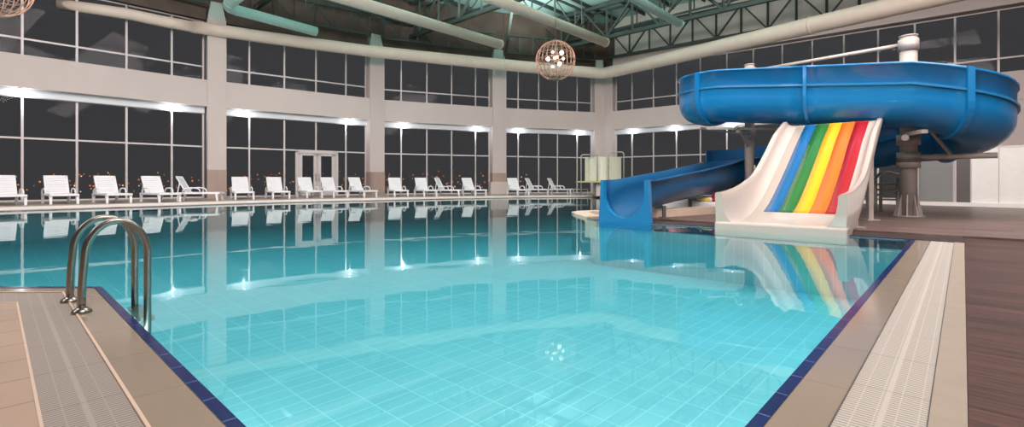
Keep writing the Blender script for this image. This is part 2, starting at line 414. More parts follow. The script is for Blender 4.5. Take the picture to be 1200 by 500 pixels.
# glazed double door in the second bay
p, q = A2, B1; n = nrm(p, q)
a = hit(347, p, q, .42); b = hit(395, p, q, .42); mid = lerp(a, b, .5)
a = (a[0]-n[0]*.42, a[1]-n[1]*.42); b = (b[0]-n[0]*.42, b[1]-n[1]*.42); mid = lerp(a, b, .5)
f = MB(); slab(f, lerp(a,b,-.02), lerp(a,b,.05), DZ, 2.50, .36, .46); slab(f, lerp(a,b,.95), lerp(a,b,1.02), DZ, 2.50, .36, .46)
slab(f, lerp(a,b,-.02), lerp(a,b,1.02), 2.38, 2.52, .36, .46)
door = f.build('door_1', M['frame'], kind='structure')
for t0, t1, hs in ((.055,.495,.46), (.505,.945,.54)):
    l = MB(); s0, s1 = lerp(a,b,t0), lerp(a,b,t1); k = .085/(t1-t0)
    slab(l, s0, lerp(s0,s1,k), DZ+.02, 2.37, .38, .44); slab(l, lerp(s0,s1,1-k), s1, DZ+.02, 2.37, .38, .44)
    slab(l, s0, s1, 2.25, 2.37, .38, .44); slab(l, s0, s1, DZ+.02, DZ+.24, .38, .44)
    lo = l.build('door_leaf', M['frame'], door)
    g = MB(); slab(g, s0, s1, DZ+.2, 2.3, .405, .413); g.build('glass', M['glass'], lo)
    hm = MB(); hp = lerp(a, b, hs); hm.tube([(hp[0]+n[0]*.33, hp[1]+n[1]*.33, z) for z in (0.9, 1.3)], .02, 8)
    for z in (0.92, 1.28): hm.bar((hp[0]+n[0]*.33, hp[1]+n[1]*.33, z), (hp[0]+n[0]*.39, hp[1]+n[1]*.39, z), .02)
    hm.build('door_handle', M['gal'], lo)

# ------------------------------------------------------------ floor, decks and pool basin
u1 = 9.21; v0 = 0.555; u0 = 0.60
far = [P(px, Y) for px, Y in ((-330, 10.8), (-200, 11.9), (-90, 13.0), (0, 14.0), (65, 14.9), (130, 15.9), (200, 17.1), (260, 18.3), (345, 20.2), (430, 21.9), (520, 24.1), (600, 25.8), (700, 27.1))]
far = [(-27.0, 3.98)]+far
corner_l = uv(u0, 5.13)[:2]
# pool outline (inner edge of the blue tiles), going round from the near corner
pool = [uv(u0, v0)[:2], uv(u1, v0)[:2], uv(u1, 6.05)[:2]]
tip = [uv(9.9, 6.9)[:2], uv(10.7, 7.75)[:2], uv(11.3, 7.95)[:2], uv(12.2, 7.7)[:2]]
pool += tip + [uv(14.0, 6.6)[:2], uv(19.5, 5.8)[:2], P(800, 25.5)] + far[::-1] + [(-12, 3.98), (corner_l[0], corner_l[1])]

def poly_top(pl, z, name, m, kind='structure', parent=None):
    mb = MB(); mb.add([(x, y, z) for x, y in pl], [list(range(len(pl)))]); return mb.build(name, m, parent, kind=kind)
def inward(pl, dd):
    """offset a CCW polygon: positive = outward"""
    n = len(pl); out = []
    for i in range(n):
        a, b, c = pl[i-1], pl[i], pl[(i+1) % n]
        e1 = (b[0]-a[0], b[1]-a[1]); e2 = (c[0]-b[0], c[1]-b[1])
        l1 = sqrt(e1[0]**2+e1[1]**2); l2 = sqrt(e2[0]**2+e2[1]**2)
        n1 = (e1[1]/l1, -e1[0]/l1); n2 = (e2[1]/l2, -e2[0]/l2)
        k = 1+n1[0]*n2[0]+n1[1]*n2[1]; k = max(k, .35)
        out.append((b[0]+(n1[0]+n2[0])/k*dd, b[1]+(n1[1]+n2[1])/k*dd))
    return out
area = sum(pool[i-1][0]*pool[i][1]-pool[i][0]*pool[i-1][1] for i in range(len(pool)))
if area < 0: pool = pool[::-1]
def ring(mb, A, B, za, zb, mi=0, skip=()):
    n = len(A); vs = [(x,y,za) for x,y in A]+[(x,y,zb) for x,y in B]
    mb.add(vs, [[i, (i+1)%n, (i+1)%n+n, i+n] for i in range(n) if i not in skip], mi)
DEPTH = 1.0
o_tile = inward(pool, 0.045); WZ = -0.018
bas = MB(); ring(bas, pool, pool, -0.004, -DEPTH, 0)
bas.add([(x, y, -DEPTH) for x, y in pool], [list(range(len(pool)))], 0)
bas.build('floor_pool_basin', M['basin'], kind='structure')
bt = MB(); ring(bt, o_tile, pool, 0.0, 0.0, 0); ring(bt, pool, pool, 0.0, -0.16, 0)
bt.build('trim_blue_tile', M['blue'], kind='structure')
w = MB(); w.add([(x, y, WZ) for x, y in inward(pool, -0.002)], [list(range(len(pool)))])
wo = w.build('pool_water', M['water'], kind='stuff'); w = MB(); w.hexa(inward(pool, -0.003), -DEPTH+.004, WZ-.002); w.build('water_body', M['wbody'], wo, kind='stuff'); wo['category'] = 'water'; wo['label'] = 'turquoise water filling the large swimming pool'

# right-hand surround: coping, grating, outer coping, wooden deck
def strip(name, m, ua, ub, va, vb, z=0.0, th=.05):
    mb = MB(); mb.hexa([uv(ua,va)[:2], uv(ub,va)[:2], uv(ub,vb)[:2], uv(ua,vb)[:2]], z-th, z); return mb.build(name, m, kind='structure')
VT = v0-0.045
mb = MB(); mb.hexa([uv(.555,VT)[:2], uv(u1+.045,VT)[:2], uv(u1+.045,.345)[:2], uv(.555,.345)[:2]], -.05, -.004)
mb.build('floor_coping_right', M['cope'], kind='structure')
M['gr_r'] = grating_mat('grating_right', (188,181,170), (138,129,118), 0.219, 'u')
strip('floor_drain_grating_right', M['gr_r'], .364, u1+.045, .094, .341, -.006)
gg = MB()
for vv in (.343, .092): gg.hexa([uv(.364,vv-.002)[:2], uv(u1+.045,vv-.002)[:2], uv(u1+.045,vv+.002)[:2], uv(.364,vv+.002)[:2]], -.04, -.001)
gg.build('trim_grating_edge_right', M['dsteel'], kind='structure')
strip('floor_coping_outer_right', M['kerb'], .11, u1+.045, -.012, .09, 0.0)
PW = u1+.045
strip('floor_wood_deck_right', M['wood'], -16, 10.0, -16, -.014, 0.0)
# wooden platform beyond the end of the pool with its dark edge board
far_v = 5.9
plat = [uv(10.05,-16)[:2], (RF[0]+.4, uv(10.05,-16)[1]), (RF[0]+.4, RF[1]), RF, RE, lerp(K,RE,.02), P(800,26.5), uv(19.8,5.4)[:2], uv(14.2,6.2)[:2], uv(12.4,6.9)[:2], uv(10.05,6.05)[:2]]
pm = MB(); pm.hexa(plat, -.05, 0.03); pm.build('floor_wood_platform', M['wood2'], kind='structure')
pm = MB(); pm.hexa([uv(PW,-.012)[:2], uv(10.02,-.012)[:2], uv(10.02,6.05)[:2], uv(PW,6.05)[:2]], -.05, 0.004)
pm.build('floor_edge_boards', M['woodd'], kind='structure')

# left-hand surround
UT = u0-.045
Lc = corner_l
# chamfer direction is -X; coping band there is shallow
cw = MB(); c0 = uv(UT, 5.13)[:2]; yb = Lc[1]-.035
vq = (yb-Uy*UT)/Vy   # v where the left coping edge meets the chamfer's tile
def xedge(u, y): v = (y-Uy*u)/Vy; return uv(u, v)[:2]
cw.hexa([uv(UT,.345)[:2], xedge(UT, yb), (-27, yb), (-27, 3.74), xedge(.368, 3.74), uv(.368,.345)[:2]][::-1], -.05, -.004)
cw.build('floor_coping_left', M['cope'], kind='structure')
M['gr_l'] = grating_mat('grating_left', (158,146,136), (116,107,99), 0.24, 'v')
gl = MB(); gl.hexa([uv(.364,.094)[:2], xedge(.364, 3.735), (-27, 3.735), (-27, 3.42), xedge(.118, 3.42), uv(.118,.094)[:2]][::-1], -.05, -.006)
gl.build('floor_drain_grating_left', M['gr_l'], kind='structure')
ge = MB()
ge.hexa([uv(.374,.345)[:2], xedge(.374, 3.745), (-27, 3.745), (-27, 3.733), xedge(.362, 3.733), uv(.362,.345)[:2]][::-1], -.04, .002)
ge.hexa([uv(.120,-.012)[:2], xedge(.120, 3.42), (-27, 3.42), (-27, 3.41), xedge(.110, 3.41), uv(.110,-.012)[:2]][::-1], -.04, .002)
ge.build('trim_grating_edge_left', M['pipe'], kind='structure')
tl = MB(); tl.hexa([uv(.110,-.014)[:2], xedge(.110, 3.41), (-27.0, 3.41), (-27.0, AZ[1]), uv(AZ[1]/Uy,-.014)[:2]][::-1], -.05, 0)
tl.build('floor_tile_left', M['tan'], kind='structure')

# far deck: low strip by the water, white riser, raised deck with the loungers
st = [(x, y) for x, y in far]
def push(pl, dd):
    """move a left-to-right polyline away from the pool"""
    out = []
    for i in range(len(pl)):
        a = pl[max(0, i-1)]; b = pl[min(len(pl)-1, i+1)]; nn = nrm(a, b); out.append((pl[i][0]+nn[0]*dd, pl[i][1]+nn[1]*dd))
    return out
s0 = push(far, .044); s1 = push(far, .75)
fd = MB()
for i in range(len(far)-1): fd.add([(*s0[i],0), (*s0[i+1],0), (*s1[i+1],0), (*s1[i],0)], [[0,1,2,3]])
fd.build('floor_far_coping', M['deck'], kind='structure')
wallpts = [AZ, AX, A1, A2, B1, B2, C1, C2, D1, K]
outer = [(p_[0]+.0, p_[1]+.0) for p_ in push(wallpts, .58)]
rd_ = MB(); pl = [(-27.02, AZ[1])] + s1 + [P(760, 27.5), lerp(K, RE, .05)] + outer[::-1]
rd_.hexa(pl, -.02, DZ); rd_.build('floor_far_deck', M['deck'], kind='structure')
rz = MB(); s2 = push(far, .72)
for i in range(len(far)-1): rz.add([(*s2[i],0), (*s2[i+1],0), (*s2[i+1],DZ-.012), (*s2[i],DZ-.012)], [[0,1,2,3]])
rz.build('trim_white_riser', M['riser'], kind='structure')

# ------------------------------------------------------------ roof
roofpl = push([AZ, AX, A1, A2, B1, B2, C1, C2, D1], .5)+[(K[0]+.2, K[1]+.6), RF, (RF[0]+.4, RF[1]), (RF[0]+.4, AZ[1])]
ce = MB(); ce.hexa(roofpl, ZROOF, ZROOF+.1)
def clip(a, b, pl, inset=.3):
    """part of the line a-b inside the roof outline"""
    ts_ = []
    n = len(pl)
    for i in range(n):
        p_, q_ = pl[i], pl[(i+1) % n]; rx, ry = b[0]-a[0], b[1]-a[1]; sx, sy = q_[0]-p_[0], q_[1]-p_[1]; dn = rx*sy-ry*sx
        if abs(dn) < 1e-9: continue
        t = ((p_[0]-a[0])*sy-(p_[1]-a[1])*sx)/dn; u_ = ((p_[0]-a[0])*ry-(p_[1]-a[1])*rx)/dn
        if 0 <= u_ < 1: ts_.append(t)
    if len(ts_) < 2: return None
    t0, t1 = min(ts_), max(ts_); L_ = sqrt((b[0]-a[0])**2+(b[1]-a[1])**2); e = inset/L_
    t0 = max(t0+e, 0); t1 = min(t1-e, 1)
    return (lerp(a, b, t0), lerp(a, b, t1)) if t1 > t0 else None
ce.build('ceiling', M['roof'], kind='structure')
pu = MB()
inside_w = wallpts
for v in range(-12, 34, 1):
    cl = clip(uv(-30, v*1.9)[:2], uv(40, v*1.9)[:2], roofpl)
    if cl: pu.bar((*cl[0], ZROOF-.12), (*cl[1], ZROOF-.12), .09, .2)
pu.build('ceiling_purlins', M['purlin'], kind='structure')
def truss(a, b, z0, z1, step, name='roof_truss', w=.14, m='truss', zigzag=True):
    t = MB(); L = sqrt((b[0]-a[0])**2+(b[1]-a[1])**2); n = max(1, int(L/step))
    t.bar((*a, z0), (*b, z0), w, w); t.bar((*a, z1), (*b, z1), w, w)
    for i in range(n+1):
        p_ = lerp(a, b, i/n); t.bar((*p_, z0), (*p_, z1), w*.6)
        if i < n:
            q_ = lerp(a, b, (i+1)/n); h_ = lerp(a, b, (i+.5)/n)
            if zigzag: t.bar((*p_, z0), (*q_, z1), w*.55) if i % 2 else t.bar((*p_, z1), (*q_, z0), w*.55)
    o = t.build(name, M[m], kind='structure'); return o
for u in (9.0, 17.2, 25.4):
    truss(uv(u,-10)[:2], uv(u, {9.0:30, 17.2:27, 25.4:21}[u])[:2], 9.6, 11.6, 1.7, w=.2)
    truss(uv(u+.9,-10)[:2], uv(u+.9, {9.0:29.5, 17.2:25.5, 25.4:19.5}[u])[:2], 10.3, 11.6, 1.7, w=.1)
for v in (2.0, 9.5, 17.5, 24.0):
    truss(uv(-2,v)[:2], uv({2.0:27,9.5:27,17.5:26.5,24.0:20}[v],v)[:2], 10.2, 11.6, 2.0, w=.12)
# lattice above the walls
nn = nrm(E1, RF)
truss((E1[0]-nn[0]*.3, E1[1]-nn[1]*.3), (RF[0]-nn[0]*.3, RF[1]-nn[1]*.3), 9.2, 10.9, 1.35, w=.16)
for p_, q_ in ((AZ, AX), (A2, B1), (B2, C1), (C2, D1)):
    n_ = nrm(p_, q_); truss((p_[0]-n_[0]*.1, p_[1]-n_[1]*.1), (q_[0]-n_[0]*.1, q_[1]-n_[1]*.1), 9.15, 10.3, .9, w=.11)
n_ = nrm(AX, A1); truss((AX[0]-n_[0]*.1, AX[1]-n_[1]*.1), (A1[0]-n_[0]*.1, A1[1]-n_[1]*.1), 9.15, 10.3, .9, w=.11)
# diagonal eaves braces
bb = MB()
for c, u_, v_ in ((A2, 10, 23.5), (B2, 14, 22.5), (C2, 20, 18.5)):
    bb.bar((c[0], c[1]-.3, 9.2), uv(u_, v_, 11.3), .16)
bb.build('ceiling_brace', M['truss'], kind='structure')

# ------------------------------------------------------------ air ducts
def duct(name, pts, rs, m, label, flanges=()):
    t = MB(); t.tube(pts, rs, 20)
    o = t.build(name, m); tag(o, label, 'air duct')
    for i in flanges:
        p_ = pts[i]; q_ = pts[min(i+1, len(pts)-1)] if i < len(pts)-1 else pts[i-1]
        dd = [q_[k]-p_[k] for k in range(3)]; l = sqrt(sum(x*x for x in dd)); dd = [x/l*.05 for x in dd]
        fl = MB(); fl.tube([tuple(p_[k]-dd[k] for k in range(3)), tuple(p_[k]+dd[k] for k in range(3))], (rs[i] if isinstance(rs, list) else rs)*1.06, 20)
        fl.build('duct_collar', m, o)
    return o
ZD = 7.95
dl = [(68,5,.22),(110,10.5,.225),(150,16.5,.235),(190,25,.245),(226,31.5,.25),(227,31.8,.285),(265,37,.29),(300,42.2,.295),(360,50.5,.30),(430,59.5,.31),(510,68,.325),(590,76,.34),(650,81.5,.35),(706,86,.36)]
pts = []; rs = []
for px, y, r in dl:
    Y = (ZD-H)*F/(HY-y); pts.append(at(px, Y, ZD)); rs.append(r)
e = uv(0,0); pts += [(6.55, 31.1, ZD), (7.4, 30.0, ZD), (13.58, 22, ZD), (17.0, 17.6, ZD), (22, 11.1, ZD)]; rs += [.37,.37,.38,.38,.38]
duct('air_duct', pts, rs, M['duct'], 'long tapering cream duct running round the room above the upper windows', (4, 11, 16))
duct('air_duct', [uv(5,20.1,9.0), uv(20.5,20.1,9.0)], .27, M['duct'], 'cream overhead duct ending furthest left under the roof, left of the hanging globe', (1,))
duct('air_duct', [uv(8,15.3,9.0), uv(24.4,15.3,9.0)], .26, M['duct'], 'cream overhead duct whose end hangs just above right of the hanging globe', (1,))
duct('air_duct', [uv(10,10.7,9.0), uv(24.2,10.7,9.0)], .2, M['ductg'], 'thin pale green duct over the blue flume, rightmost under the roof', (1,))
duct('air_duct', [uv(6.9,15,8.5), uv(6.9,22.9,8.5), uv(6.95,23.3,8.5), uv(7.1,23.6,8.5), uv(7.4,23.7,8.5), uv(11.1,23.85,8.42)], .23, M['ductg'], 'pale green duct with a sharp elbow near the leftmost pillar', (1, 4))
for i, o_ in enumerate([o for o in bpy.data.objects if o.name.startswith('air_duct')][1:]):
    hm = MB()
    if i < 3: us, vs_ = ((12, 18), 20.1) if i == 0 else (((16, 22), 15.3) if i == 1 else ((18, 23), 10.7)); pp = [uv(x, vs_) for x in us]
    else: pp = [uv(6.9, 20), uv(10.6, 23.9)]
    for x in pp:
        hm = MB(); hm.tube([(x[0], x[1], 9.1 if i < 3 else 8.6), (x[0], x[1], ZROOF-.1)], .015, 6); hm.build('hanger_rod', M['dsteel'], o_)
hm = MB()
for i in (2, 7, 9, 11, 12):
    hm = MB(); hm.tube([(pts[i][0], pts[i][1], ZD+.2), (pts[i][0], pts[i][1], 9.9)], .02, 6); hm.build('hanger_rod', M['dsteel'], bpy.data.objects['air_duct'])

# ------------------------------------------------------------ globe chandeliers
def chandelier(c, R, label):
    r = empty('globe_chandelier', c); tag(r, label, 'chandelier', 'wire globe chandeliers')
    k = MB()
    for i in range(12):
        a = pi*i/12
        k.tube([(R*cos(t)*cos(a), R*cos(t)*sin(a), R*sin(t)) for t in [2*pi*j/36 for j in range(36)]], .011, 5, closed=True)
    for i in range(1, 10):
        th = pi*i/10; rr = R*sin(th)
        k.tube([(rr*cos(t), rr*sin(t), R*cos(th)) for t in [2*pi*j/36 for j in range(36)]], .009 if i != 5 else .014, 5, closed=True)
    k.build('wire_cage', M['cage'], r)
    s_ = MB(); s_.tube([(0,0,R), (0,0,ZROOF-c[2]-.05)], .012, 6); s_.build('suspension_cable', M['dsteel'], r)
    h_ = MB(); h_.tube([(0,0,R), (0,0,.0)], .02, 8); h_.ball((0,0,0), .07, 10); 
    h_.build('lamp_holder', M['cage'], r)
    for i, (x, y, z) in enumerate([(-.28,.0,.06), (.22,-.1,.27), (.12,-.2,-.16), (-.12,-.15,.28), (.28,-.05,.06), (-.1,.1,-.2), (-.05,-.2,.05), (.08,.2,.18), (.2,.2,-.05)]):
        b = MB(); b.ball((x*R/.73, y*R/.73, z*R/.73), .085*R/.73 if i in (0,1,2) else .058*R/.73, 12); bo = b.build('bulb', M['bulb'], r)
        a = MB(); a.bar((0,0,0), (x*.85*R/.73, y*.85*R/.73, z*.85*R/.73), .016); a.build('bulb_arm', M['cage'], bo)
chandelier(at(651, 18, zat(71, 18)), .73, 'wire globe chandelier with glowing bulbs hanging over the pool centre')
chandelier(at(-10, 11.3, zat(-18, 11.3)), .73, 'wire globe chandelier cut off by the top left corner of the view')

# ------------------------------------------------------------ soffit downlights
def light(kind, name, loc, e, col=(1,1,1), size=1.0, rot=None, **kw):
    l = bpy.data.lights.new(name, kind); l.energy = e; l.color = col
    if kind == 'AREA': l.shape = 'RECTANGLE'; l.size = size if not isinstance(size, tuple) else size[0]; l.size_y = size if not isinstance(size, tuple) else size[1]
    elif kind in ('POINT', 'SPOT'): l.shadow_soft_size = size
    o = bpy.data.objects.new(name, l); COL.objects.link(o); o.location = loc
    if rot: o.rotation_euler = rot
    return o
base = MB(); base.tube([(0,0,0), (0,0,-.05)], .085, 16); lens = MB(); lens.tube([(0,0,-.035), (0,0,-.062)], .06, 16)
proto = None
dls = [(24, AX, A1, 'first mullion from the left edge'), (203, AX, A1, 'fourth mullion, left of the leftmost pillar'), (286, A2, B1, 'mullion just right of the leftmost pillar'),
       (410, A2, B1, 'mullion right of the double door'), (472, B2, C1, 'mullion right of the second pillar'), (560, B2, C1, 'last mullion before the third pillar'),
       (608, C2, D1, 'mullion right of the third pillar'), (680, C2, D1, 'last mullion before the corner'), (741, E1, RE, 'first mullion right of the corner'), (790, E1, RE, 'third mullion right of the corner'), (858, E1, RE, 'gap under the blue flume')]
for px, p_, q_, where in dls:
    h_ = hit(px, p_, q_, .16)
    if proto is None:
        proto = empty('downlight', (h_[0], h_[1], ZB0-.001)); base.build('housing', M['frame'], proto); lens.build('lens', M['down'], proto); o_ = proto
    else:
        o_ = copy_tree(proto); o_.location = (h_[0], h_[1], ZB0-.001)
    tag(o_, 'small bright downlight in the soffit above the '+where, 'downlight', 'soffit downlights')
    light('POINT', 'downlight_lamp', (h_[0], h_[1], ZB0-.42), 22, (.82,.92,1.0), 0.0)

# ------------------------------------------------------------ sun loungers
def make_lounger():
    r = empty('sun_lounger')
    W = .34
    s_ = MB()   # seat frame, foot end towards -y
    for x in (-W, W): s_.box(x-.035, x+.035, -.95, .55, .27, .34)
    s_.box(-W, W, -.95, -.88, .27, .34); s_.box(-W, W, .48, .55, .27, .34)
    s_.build('frame', M['lounge'], r, bevel=.012)
    t = MB()
    for i in range(13): y = -.9+i*.1; t.box(-W+.03, W-.03, y, y+.085, .315, .345)
    t.build('seat', M['lounge'], r)
    b = MB(); a = radians(62); y0, z0 = .22, .33
    def bp(x, s, th): return (x, y0+cos(a)*s+sin(a)*th, z0+sin(a)*s-cos(a)*th)
    def slat(x0, x1, s0_, s1_, t0, t1):
        vs = [bp(x, s, th) for th in (t0, t1) for x, s in ((x0,s0_),(x1,s0_),(x1,s1_),(x0,s1_))]
        b.add(vs, [[0,1,2,3],[7,6,5,4],[0,4,5,1],[1,5,6,2],[2,6,7,3],[3,7,4,0]])
    for i in range(8): slat(-W+.05, W-.05, .02+i*.085, .02+i*.085+.078, 0, .02)
    slat(-W+.02, -W+.08, 0, .72, -.012, .03); slat(W-.08, W-.02, 0, .72, -.012, .03); slat(-W+.02, W-.02, .67, .73, -.012, .03)
    b.build('backrest', M['lounge'], r, bevel=.006)
    for x in (-W+.06, W-.06):
        pr = MB(); pr.bar(bp(x, .45, .02), (x, .53, .3), .03); pr.build('backrest_prop', M['lounge'], r)
    for x in (-W, W):
        for y, dy in ((-.84, -.03), (.46, .05)):
            l = MB(); l.add([(x-.04,y-.04,.28),(x+.04,y-.04,.28),(x+.04,y+.04,.28),(x-.04,y+.04,.28),
                             (x-.03,y-.03+dy,0),(x+.03,y-.03+dy,0),(x+.03,y+.03+dy,0),(x-.03,y+.03+dy,0)],
                            [[0,1,2,3],[7,6,5,4],[0,4,5,1],[1,5,6,2],[2,6,7,3],[3,7,4,0]]); l.build('leg', M['lounge'], r)
        am = MB(); s = 1 if x > 0 else -1; xx = x+s*.045
        am.tube([(xx,-.28,.31), (xx,-.26,.44), (xx,-.18,.5), (xx,.0,.52), (xx,.22,.5), (xx,.3,.44), (xx,.32,.31)], .024, 8)
        am.build('armrest', M['lounge'], r)
    return r
LG = make_lounger()
# px, Y, extra turn (deg, + = faces more to the right), low back?, label
lst = [(6,15.9,6,'white sun lounger cut by the left edge of the view, beside the first mullion'),
 (69,16.9,4,'white sun lounger facing the pool, first full one from the left'),
 (129,17.6,8,'white sun lounger second full one from the left, behind the ladder rail'),
 (185,18.3,12,'white sun lounger third full one from the left'),
 (229,19.3,58,'white sun lounger turned sideways just left of the leftmost pillar'),
 (283,21.3,-2,'white sun lounger just right of the leftmost pillar'),
 (324,22.3,0,'white sun lounger between the leftmost pillar and the double door'),
 (361,23.3,3,'white sun lounger in front of the left half of the double door'),
 (389,23.6,8,'white sun lounger in front of the right half of the double door'),
 (422,24.0,12,'white sun lounger just left of the second pillar'),
 (465,25.3,4,'white sun lounger just right of the second pillar'),
 (497,25.7,8,'white sun lounger second to the right of the second pillar'),
 (523,26.3,52,'white sun lounger turned sideways in the third bay, low behind the water'),
 (553,26.7,14,'white sun lounger just left of the third pillar, tilted to the right'),
 (605,27.4,8,'white sun lounger just right of the third pillar'),
 (628,28.4,50,'white sun lounger turned sideways, middle of the three in the last bay'),
 (654,28.8,50,'white sun lounger turned sideways nearest the room corner')]
for i, (px, Y, tw, lb) in enumerate(lst):
    o_ = LG if i == 0 else copy_tree(LG)
    x, y, _ = at(px, Y)
    fac = (AX,A1) if px < 255 else ((A2,B1) if px < 440 else ((B2,C1) if px < 585 else (C2,D1)))
    n_ = nrm(*fac); ang = atan2(n_[1], n_[0])-pi/2     # rotates +y onto the outward normal
    o_.location = (x, y, DZ); o_.rotation_euler = (0, 0, ang+radians(tw)); o_['label'] = lb
    o_['category'] = 'sun lounger'; o_['group'] = 'white sun loungers along the glass wall'

# ------------------------------------------------------------ ladder rails
lad = empty('pool_ladder', uv(.40, 4.45)); tag(lad, 'steel pool ladder with two arched handrails at the left pool edge', 'pool ladder')
lo = uv(.40, 4.45)
for vv, ub in ((4.22, .395), (4.67, .375)):
    pts_ = []
    u_a, u_b = ub, .745; R_a = (u_b-u_a)/2+.0
    pts_.append((u_a, 0.0)); pts_.append((u_a, .12)); pts_.append((u_a+.006, .24)); pts_.append((u_a+.013, .32))
    cz = .35; rr = (u_b-u_a-.015)/2; cu = u_a+.015+rr
    for j in range(0, 15): t = pi-pi*j/14; pts_.append((cu+rr*cos(t), cz+.235*sin(t)))
    pts_ += [(u_b, .30), (u_b, .1), (u_b, -.15), (u_b, -.5), (u_b, -.78)]
    m_ = MB(); m_.tube([tuple(uv(a_, vv, b_)[k]-lo[k] for k in range(3)) for a_, b_ in pts_], .0225, 16)
    rail = m_.build('handrail', M['steel'], lad)
    f_ = MB(); c = uv(u_a, vv); c = tuple(c[k]-lo[k] for k in range(3)); f_.tube([(c[0],c[1],-.003), (c[0],c[1],.012), (c[0],c[1],.03)], [.055,.05,.028], 20); f_.build('floor_flange', M['steel'], rail)
for z in (-.12, -.36, -.60):
    t_ = MB(); a_ = uv(.745, 4.22, z); b_ = uv(.745, 4.67, z); t_.bar(tuple(a_[k]-lo[k] for k in range(3)), tuple(b_[k]-lo[k] for k in range(3)), .09, .03); t_.build('tread', M['steel'], lad, bevel=.006)

# ------------------------------------------------------------ blue flume
def usec(r, h, n=14, th=.03, lip=.035):
    """closed U profile, (across, up) with the lowest point at 0"""
    out = [(-r-lip, h), (-r-lip, h-.05), (-r, h-.05)]
    for j in range(n+1): t = pi+pi*j/n; out.append((r*cos(t), r+r*sin(t)))
    out += [(r, h-.05), (r+lip, h-.05), (r+lip, h)]
    ri = r-th; inn = [(ri, h)]
    for j in range(n+1): t = 2*pi-pi*j/n; inn.append((ri*cos(t), r+ri*sin(t)))
    inn.append((-ri, h))
    return out+inn
RV = {}
def sweep(mb, path, secs, smooth=True):
    """path [(x,y,z)], secs profile per point; across = right of travel"""
    m_ = len(path); n = len(secs[0]); vs = []
    for i in range(m_):
        a = path[max(0,i-1)]; b = path[min(m_-1,i+1)]; dx, dy = b[0]-a[0], b[1]-a[1]; l = sqrt(dx*dx+dy*dy); r_ = RV.get(tuple(round(c, 5) for c in path[i]), (dy/l, -dx/l))
        for s, z in secs[i]: vs.append((path[i][0]+r_[0]*s, path[i][1]+r_[1]*s, path[i][2]+z))
    fs = [[i*n+j, i*n+(j+1)%n, (i+1)*n+(j+1)%n, (i+1)*n+j] for i in range(m_-1) for j in range(n)]
    mb.add(vs, fs, 0, smooth); k = len(mb.v)-len(vs)
    mb.f.append([k+j for j in range(n)]); mb.mi.append(0); mb.sm.append(False)
    mb.f.append([k+(m_-1)*n+j for j in range(n)][::-1]); mb.mi.append(0); mb.sm.append(False)
FU, RB = 13.87, 1.05
FR = .62; FH = 1.36
pth = []   # (u, v, zbottom, height, tag)
# open upper end, bending from +U round to the front run
pth.append((FU+RB+1.0, 5.85, 2.66, FH)); pth.append((FU+RB+.5, 5.85, 2.60, FH))
cu, cv = FU+RB, 4.80
for j in range(0, 9): t = radians(90+90*j/8); pth.append((cu+RB*cos(t), cv+RB*sin(t), 2.60-.10*j/8, FH))
for j in range(1, 13): v_ = 4.8+(.8-4.8)*j/12; pth.append((FU, v_, 2.50-.46*j/12, FH))
nfront = len(pth)
for j in range(1, 19): t = radians(180+180*j/18); pth.append((cu+RB*cos(t), .8+RB*sin(t), 2.04-.68*(1-(1-j/18)**1.7), FH-.16*j/18))
u_r = FU+2*RB
for j in range(1, 11): v_ = .8+(4.1-.8)*j/10; pth.append((u_r, v_, 1.36-.58*j/10, FH-.16-(FH-.16-.86)*j/10))
nret = len(pth)
RT = 1.2
for j in range(1, 11): t = radians(90*j/10); pth.append((u_r-RT+RT*cos(t), 4.1+RT*sin(t), .78-.17*j/10, .86-.02*j/10))
vt = 5.3
for u_, zb, hh in ((14.0,.54,.81), (13.2,.48,.78), (12.3,.41,.75), (11.4,.35,.72), (10.7,.29,.71), (10.1,.22,.72), (9.7,.12,.78), (9.45,.02,.88), (9.28,-.03,.92)): pth.append((u_, vt, zb, hh))
fl = empty('water_slide', uv(FU, 2.0)); tag(fl, 'big blue spiral flume on steel posts that ends in a trough at the pool', 'water slide')
fo = uv(FU, 2.0)
pth_lift = .07
def W3(p_): a = uv(p_[0], p_[1], p_[2]); return tuple(a[k]-fo[k] for k in range(3))
for i in range(len(pth)):
    a_ = W3(pth[max(0,i-1)]); b_ = W3(pth[min(len(pth)-1,i+1)]); dx, dy = b_[0]-a_[0], b_[1]-a_[1]; l = sqrt(dx*dx+dy*dy)
    RV[tuple(round(c, 5) for c in W3(pth[i]))] = (dy/l, -dx/l)
def rad(h): return FR if h > 1.3 else (.50+(FR-.50)*max(0, (h-.9))/.46 if h > .9 else .50)
def run(i0, i1, name, m):
    mb = MB(); sweep(mb, [W3(p_) for p_ in pth[i0:i1]], [usec(rad(p_[3]), p_[3]) for p_ in pth[i0:i1]]); return mb.build(name, m, fl)
c1, c2 = 10, 16
run(0, 9, 'flume_section', M['flume'])
run(8, c2+1, 'flume_section', M['flume'])
run(c2, nfront+3, 'flume_section', M['flume'])
run(nfront+2, nret, 'flume_section', M['flume'])
run(nret-1, len(pth), 'flume_section', M['flume2'])
